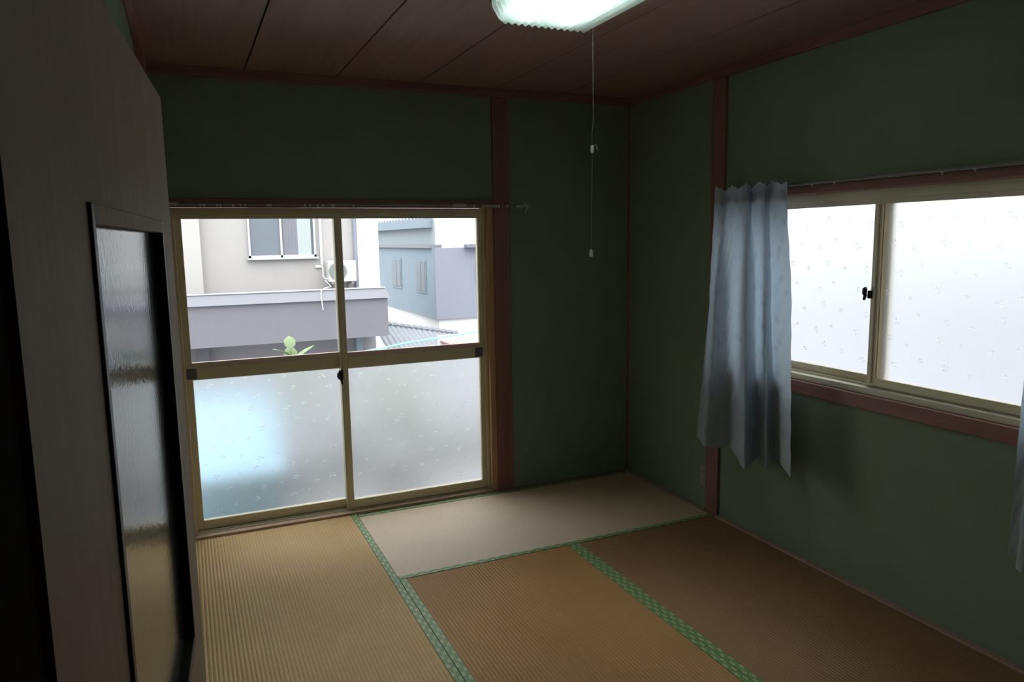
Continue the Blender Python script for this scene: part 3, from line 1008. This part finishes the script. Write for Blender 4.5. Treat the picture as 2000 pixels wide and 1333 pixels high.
obj('lower_pillar', box(bm_new(), 1.55, 1.72, 15.6, 16.0, -3.4, -0.90), M_blue, na)
obj('lower_pillar', box(bm_new(), -2.35, -2.10, 15.7, 16.1, -3.4, -0.90), M_par, na)
# window
nw = obj('window', None or box(bm_new(), -0.96, 0.64, 15.93, 15.99, 2.42, 2.50), M_nframe, na)
b = bm_new()
box(b, -1.00, -0.95, 15.92, 15.99, 1.13, 2.5)
box(b, 0.62, 0.67, 15.92, 15.99, 1.13, 2.5)
box(b, -0.22, -0.17, 15.92, 15.99, 1.13, 2.5)
box(b, -1.00, 0.67, 15.92, 15.99, 1.13, 1.19)
obj('window_frame', b, M_nframe, nw)
obj('window_sill', box(bm_new(), -1.05, 0.72, 15.86, 15.99, 1.085, 1.13), M_nframe, nw)
obj('pane', box(bm_new(), -0.95, -0.22, 15.965, 15.985, 1.19, 2.42), M_nglass, nw)
obj('pane', box(bm_new(), -0.17, 0.62, 15.985, 15.995, 1.19, 2.42), M_nglass, nw)
def folds(x0, x1, z0, z1, y, n, amp):
    bm = bm_new()
    prev = None
    for i in range(n * 4 + 1):
        x = x0 + (x1 - x0) * i / (n * 4)
        yy = y + amp * math.sin(i * math.pi / 2)
        a_, b_ = bm.verts.new((x, yy, z0)), bm.verts.new((x, yy, z1))
        if prev:
            bm.faces.new((prev[0], a_, b_, prev[1]))
        prev = (a_, b_)
    return bm
obj('grey_curtain', folds(-0.17, 0.22, 1.19, 2.42, 15.965, 5, 0.012), M_ncurt2, nw)
obj('white_curtain', folds(0.20, 0.56, 1.19, 2.42, 15.955, 4, 0.012), M_ncurt, nw)

ac = thing('air_conditioner', 'white outdoor air conditioner unit on the beige house wall', 'air conditioner', (1.25, 15.7, 0.44))
obj('casing', box(bm_new(), 0.88, 1.60, 15.45, 15.80, 0.47, 1.02, 0.02), M_ac, ac)
b = bm_new()
for k in range(8):
    rr = 0.03 + 0.028 * k
    tube(b, [(1.12 + rr * math.cos(a), 15.445, 0.745 + rr * math.sin(a)) for a in [2 * math.pi * i / 24 for i in range(25)]], 0.006, 4, False)
for k in range(8):
    a = k * math.pi / 4
    tube(b, [(1.12, 15.44, 0.745), (1.12 + 0.235 * math.cos(a), 15.44, 0.745 + 0.235 * math.sin(a))], 0.006, 4)
obj('fan_grille', b, M_acgrille, ac)
b = bm_new()
tube(b, [(1.12, 15.452, 0.745), (1.12, 15.447, 0.745)], 0.235, 28)
obj('fan_opening', b, M_acgrille, ac)
for xx in (0.98, 1.50):
    b = bm_new()
    box(b, xx - 0.03, xx + 0.03, 15.45, 15.998, 0.42, 0.47)
    box(b, xx - 0.03, xx + 0.03, 15.95, 16.0, 0.18, 0.42)
    obj('wall_bracket', b, M_acgrille, ac)
pc = thing('pipe_cover', 'white vertical pipe cover running down beside the far window', 'pipe', (0.80, 15.95, 0.85))
obj('cover', box(bm_new(), 0.775, 0.835, 15.93, 15.999, 0.92, 5.2, 0.008), M_nwhite, pc)
obj('side_branch', box(bm_new(), 0.64, 0.80, 15.94, 15.999, 0.84, 0.90, 0.008), M_nwhite, pc)
obj('pipe_bend', tube(bm_new(), [(0.80, 15.93, 0.93), (0.80, 15.8, 0.80), (0.78, 15.7, 0.62), (0.83, 15.62, 0.55), (0.92, 15.6, 0.55)], 0.015, 8), M_nwhite, pc)
dh = obj('drain_hose', tube(bm_new(), [(0.80, 15.55, 0.52), (0.88, 15.45, 0.42), (0.86, 15.1, 0.38), (0.62, 14.62, 0.375), (0.50, 14.45, 0.32), (0.485, 14.39, 0.18), (0.50, 14.39, 0.02), (0.515, 14.39, -0.14)], 0.011, 8), M_nwhite)
tag(dh, 'thin white hose trailing over the mauve parapet', 'hose')

# ------------------------------------------------------------------ outside: blue-grey house further right
nb = thing('blue_grey_house', 'blue-grey sided house with white base behind the tiled roof', 'building', (8.5, 24, -3.4))
obj('side_siding', box(bm_new(), 5.25, 5.40, 20.15, 31, -1.18, 1.25), M_blue, nb)
obj('front_siding', box(bm_new(), 5.25, 12.0, 20.0, 20.15, -1.18, 1.25), M_lilac, nb)
obj('base_wall', box(bm_new(), 5.36, 11.9, 20.12, 31, -3.4, -1.18), M_nwhite, nb)
obj('pent_roof', box(bm_new(), 5.15, 5.6, 20.3, 31, 1.25, 1.36), M_tile, nb)
obj('upper_wall', box(bm_new(), 5.45, 12.0, 20.5, 31, 1.25, 4.2), M_nwhite, nb)
obj('upper_side', box(bm_new(), 5.41, 5.45, 20.55, 31, 1.36, 2.2), plain('pale_blue_grey_render', (0.27, 0.30, 0.325), 0.9, 0.03, 2), nb)
ev = obj('eave', box(bm_new(), 5.15, 5.44, 20.7, 31, 1.95, 2.30), M_blue, nb)
for i in range(22):
    y = 21.0 + i * 0.45
    obj('eave_tile', tube(bm_new(), [(5.12, y, 2.36), (5.44, y, 2.46)], 0.11, 8), M_nwhite, ev)
for y0, y1 in ((21.0, 22.2), (24.2, 25.6)):
    s = obj('window', box(bm_new(), 5.22, 5.26, y0, y1, -0.35, 0.85), M_blue, nb)
    obj('pane', box(bm_new(), 5.205, 5.225, y0 + 0.08, y1 - 0.08, -0.27, 0.77), M_nglass, s)
    obj('window_bar', box(bm_new(), 5.195, 5.21, (y0 + y1) / 2 - 0.03, (y0 + y1) / 2 + 0.03, -0.27, 0.77), M_lilac, s)
s = obj('window', box(bm_new(), 6.72, 7.6, 19.95, 20.01, 0.0, 0.70), M_nframe, nb)
obj('window_hood', box(bm_new(), 6.30, 8.0, 19.7, 20.0, 1.25, 1.36), M_tile, nb)

# low tiled roof between the houses
tr_ = thing('tiled_roof', 'low grey tiled roof below the blue-grey house', 'roof', (3.2, 17.5, -3.4))
b = bm_new()
nu, nv = 64, 14
rows = []
for j in range(nv + 1):
    v = j / nv
    row = []
    for i in range(nu + 1):
        u = i / nu
        x = 2.45 + u * 2.6
        yb_ = 13.2 + v * 4.3
        z = -2.25 + v * 1.28 - max(0.0, u - 0.15) * 0.50 * v + 0.035 * abs(math.sin(u * nu * math.pi / 4)) + (0.03 if j % 2 else 0)
        row.append(b.verts.new((x, yb_, z)))
    rows.append(row)
for j in range(nv):
    for i in range(nu):
        b.faces.new((rows[j][i], rows[j][i + 1], rows[j + 1][i + 1], rows[j + 1][i]))
obj('tile_field', b, M_tile, tr_, kind='stuff')
for i in range(14):
    x = 2.52 + i * 0.19
    u = (x - 2.45) / 2.6
    obj('ridge_tile', tube(bm_new(), [(x - 0.085, 17.5, -0.93 - max(0, u - 0.15) * 0.5), (x + 0.095, 17.5, -0.94 - max(0, u - 0.15) * 0.5)], [0.075, 0.09], 8), M_tile, tr_)
obj('gable_wall', box(bm_new(), 2.6, 4.9, 13.6, 17.4, -3.4, -2.35), M_lower, tr_)

rr_ = thing('red_roof', 'small red-brown sheet roof at the lower right of the view', 'roof', (4.6, 15.0, -3.4))
b = bm_new()
for i in range(8):
    x = 3.95 + i * 0.21
    prism(b, [(x, -1.30 - 0.03 * i), (x + 0.205, -1.335 - 0.03 * i), (x + 0.205, -1.36 - 0.03 * i), (x, -1.33 - 0.03 * i)], 'y', 14.4, 15.8)
obj('roof_sheet', b, M_red, rr_)
obj('white_fascia', box(bm_new(), 3.9, 5.6, 15.8, 15.86, -1.45, -1.16), M_nwhite, rr_)
obj('support_wall', box(bm_new(), 4.05, 5.5, 14.6, 15.7, -3.4, -1.62), M_lower, rr_)
cb = obj('overhead_cable', tube(bm_new(), [(-3.2, 6.0, -0.28), (-0.51, 6.0, -0.012), (0.28, 6.0, 0.088), (1.36, 6.0, 0.176), (4.5, 6.0, 0.5), (9.0, 6.0, 1.05)], 0.012, 6), M_teal)
tag(cb, 'thin teal cable crossing outside above the window rail', 'cable')
# unseen house next door, added to grey the side panes and block sky
nh = thing('grey_house', 'added grey house next door, greying the side window from outside', 'building', (7.7, -2.0, -3.4))
obj('wall', box(bm_new(), 4.2, 11.2, -9, 3.0, -3.4, 1.2), M_greyhouse, nh)
obj('roof', prism(bm_new(), [(3.8, 1.2), (11.6, 1.2), (7.7, 2.6)], 'y', -9.4, 3.4), M_tile, nh)
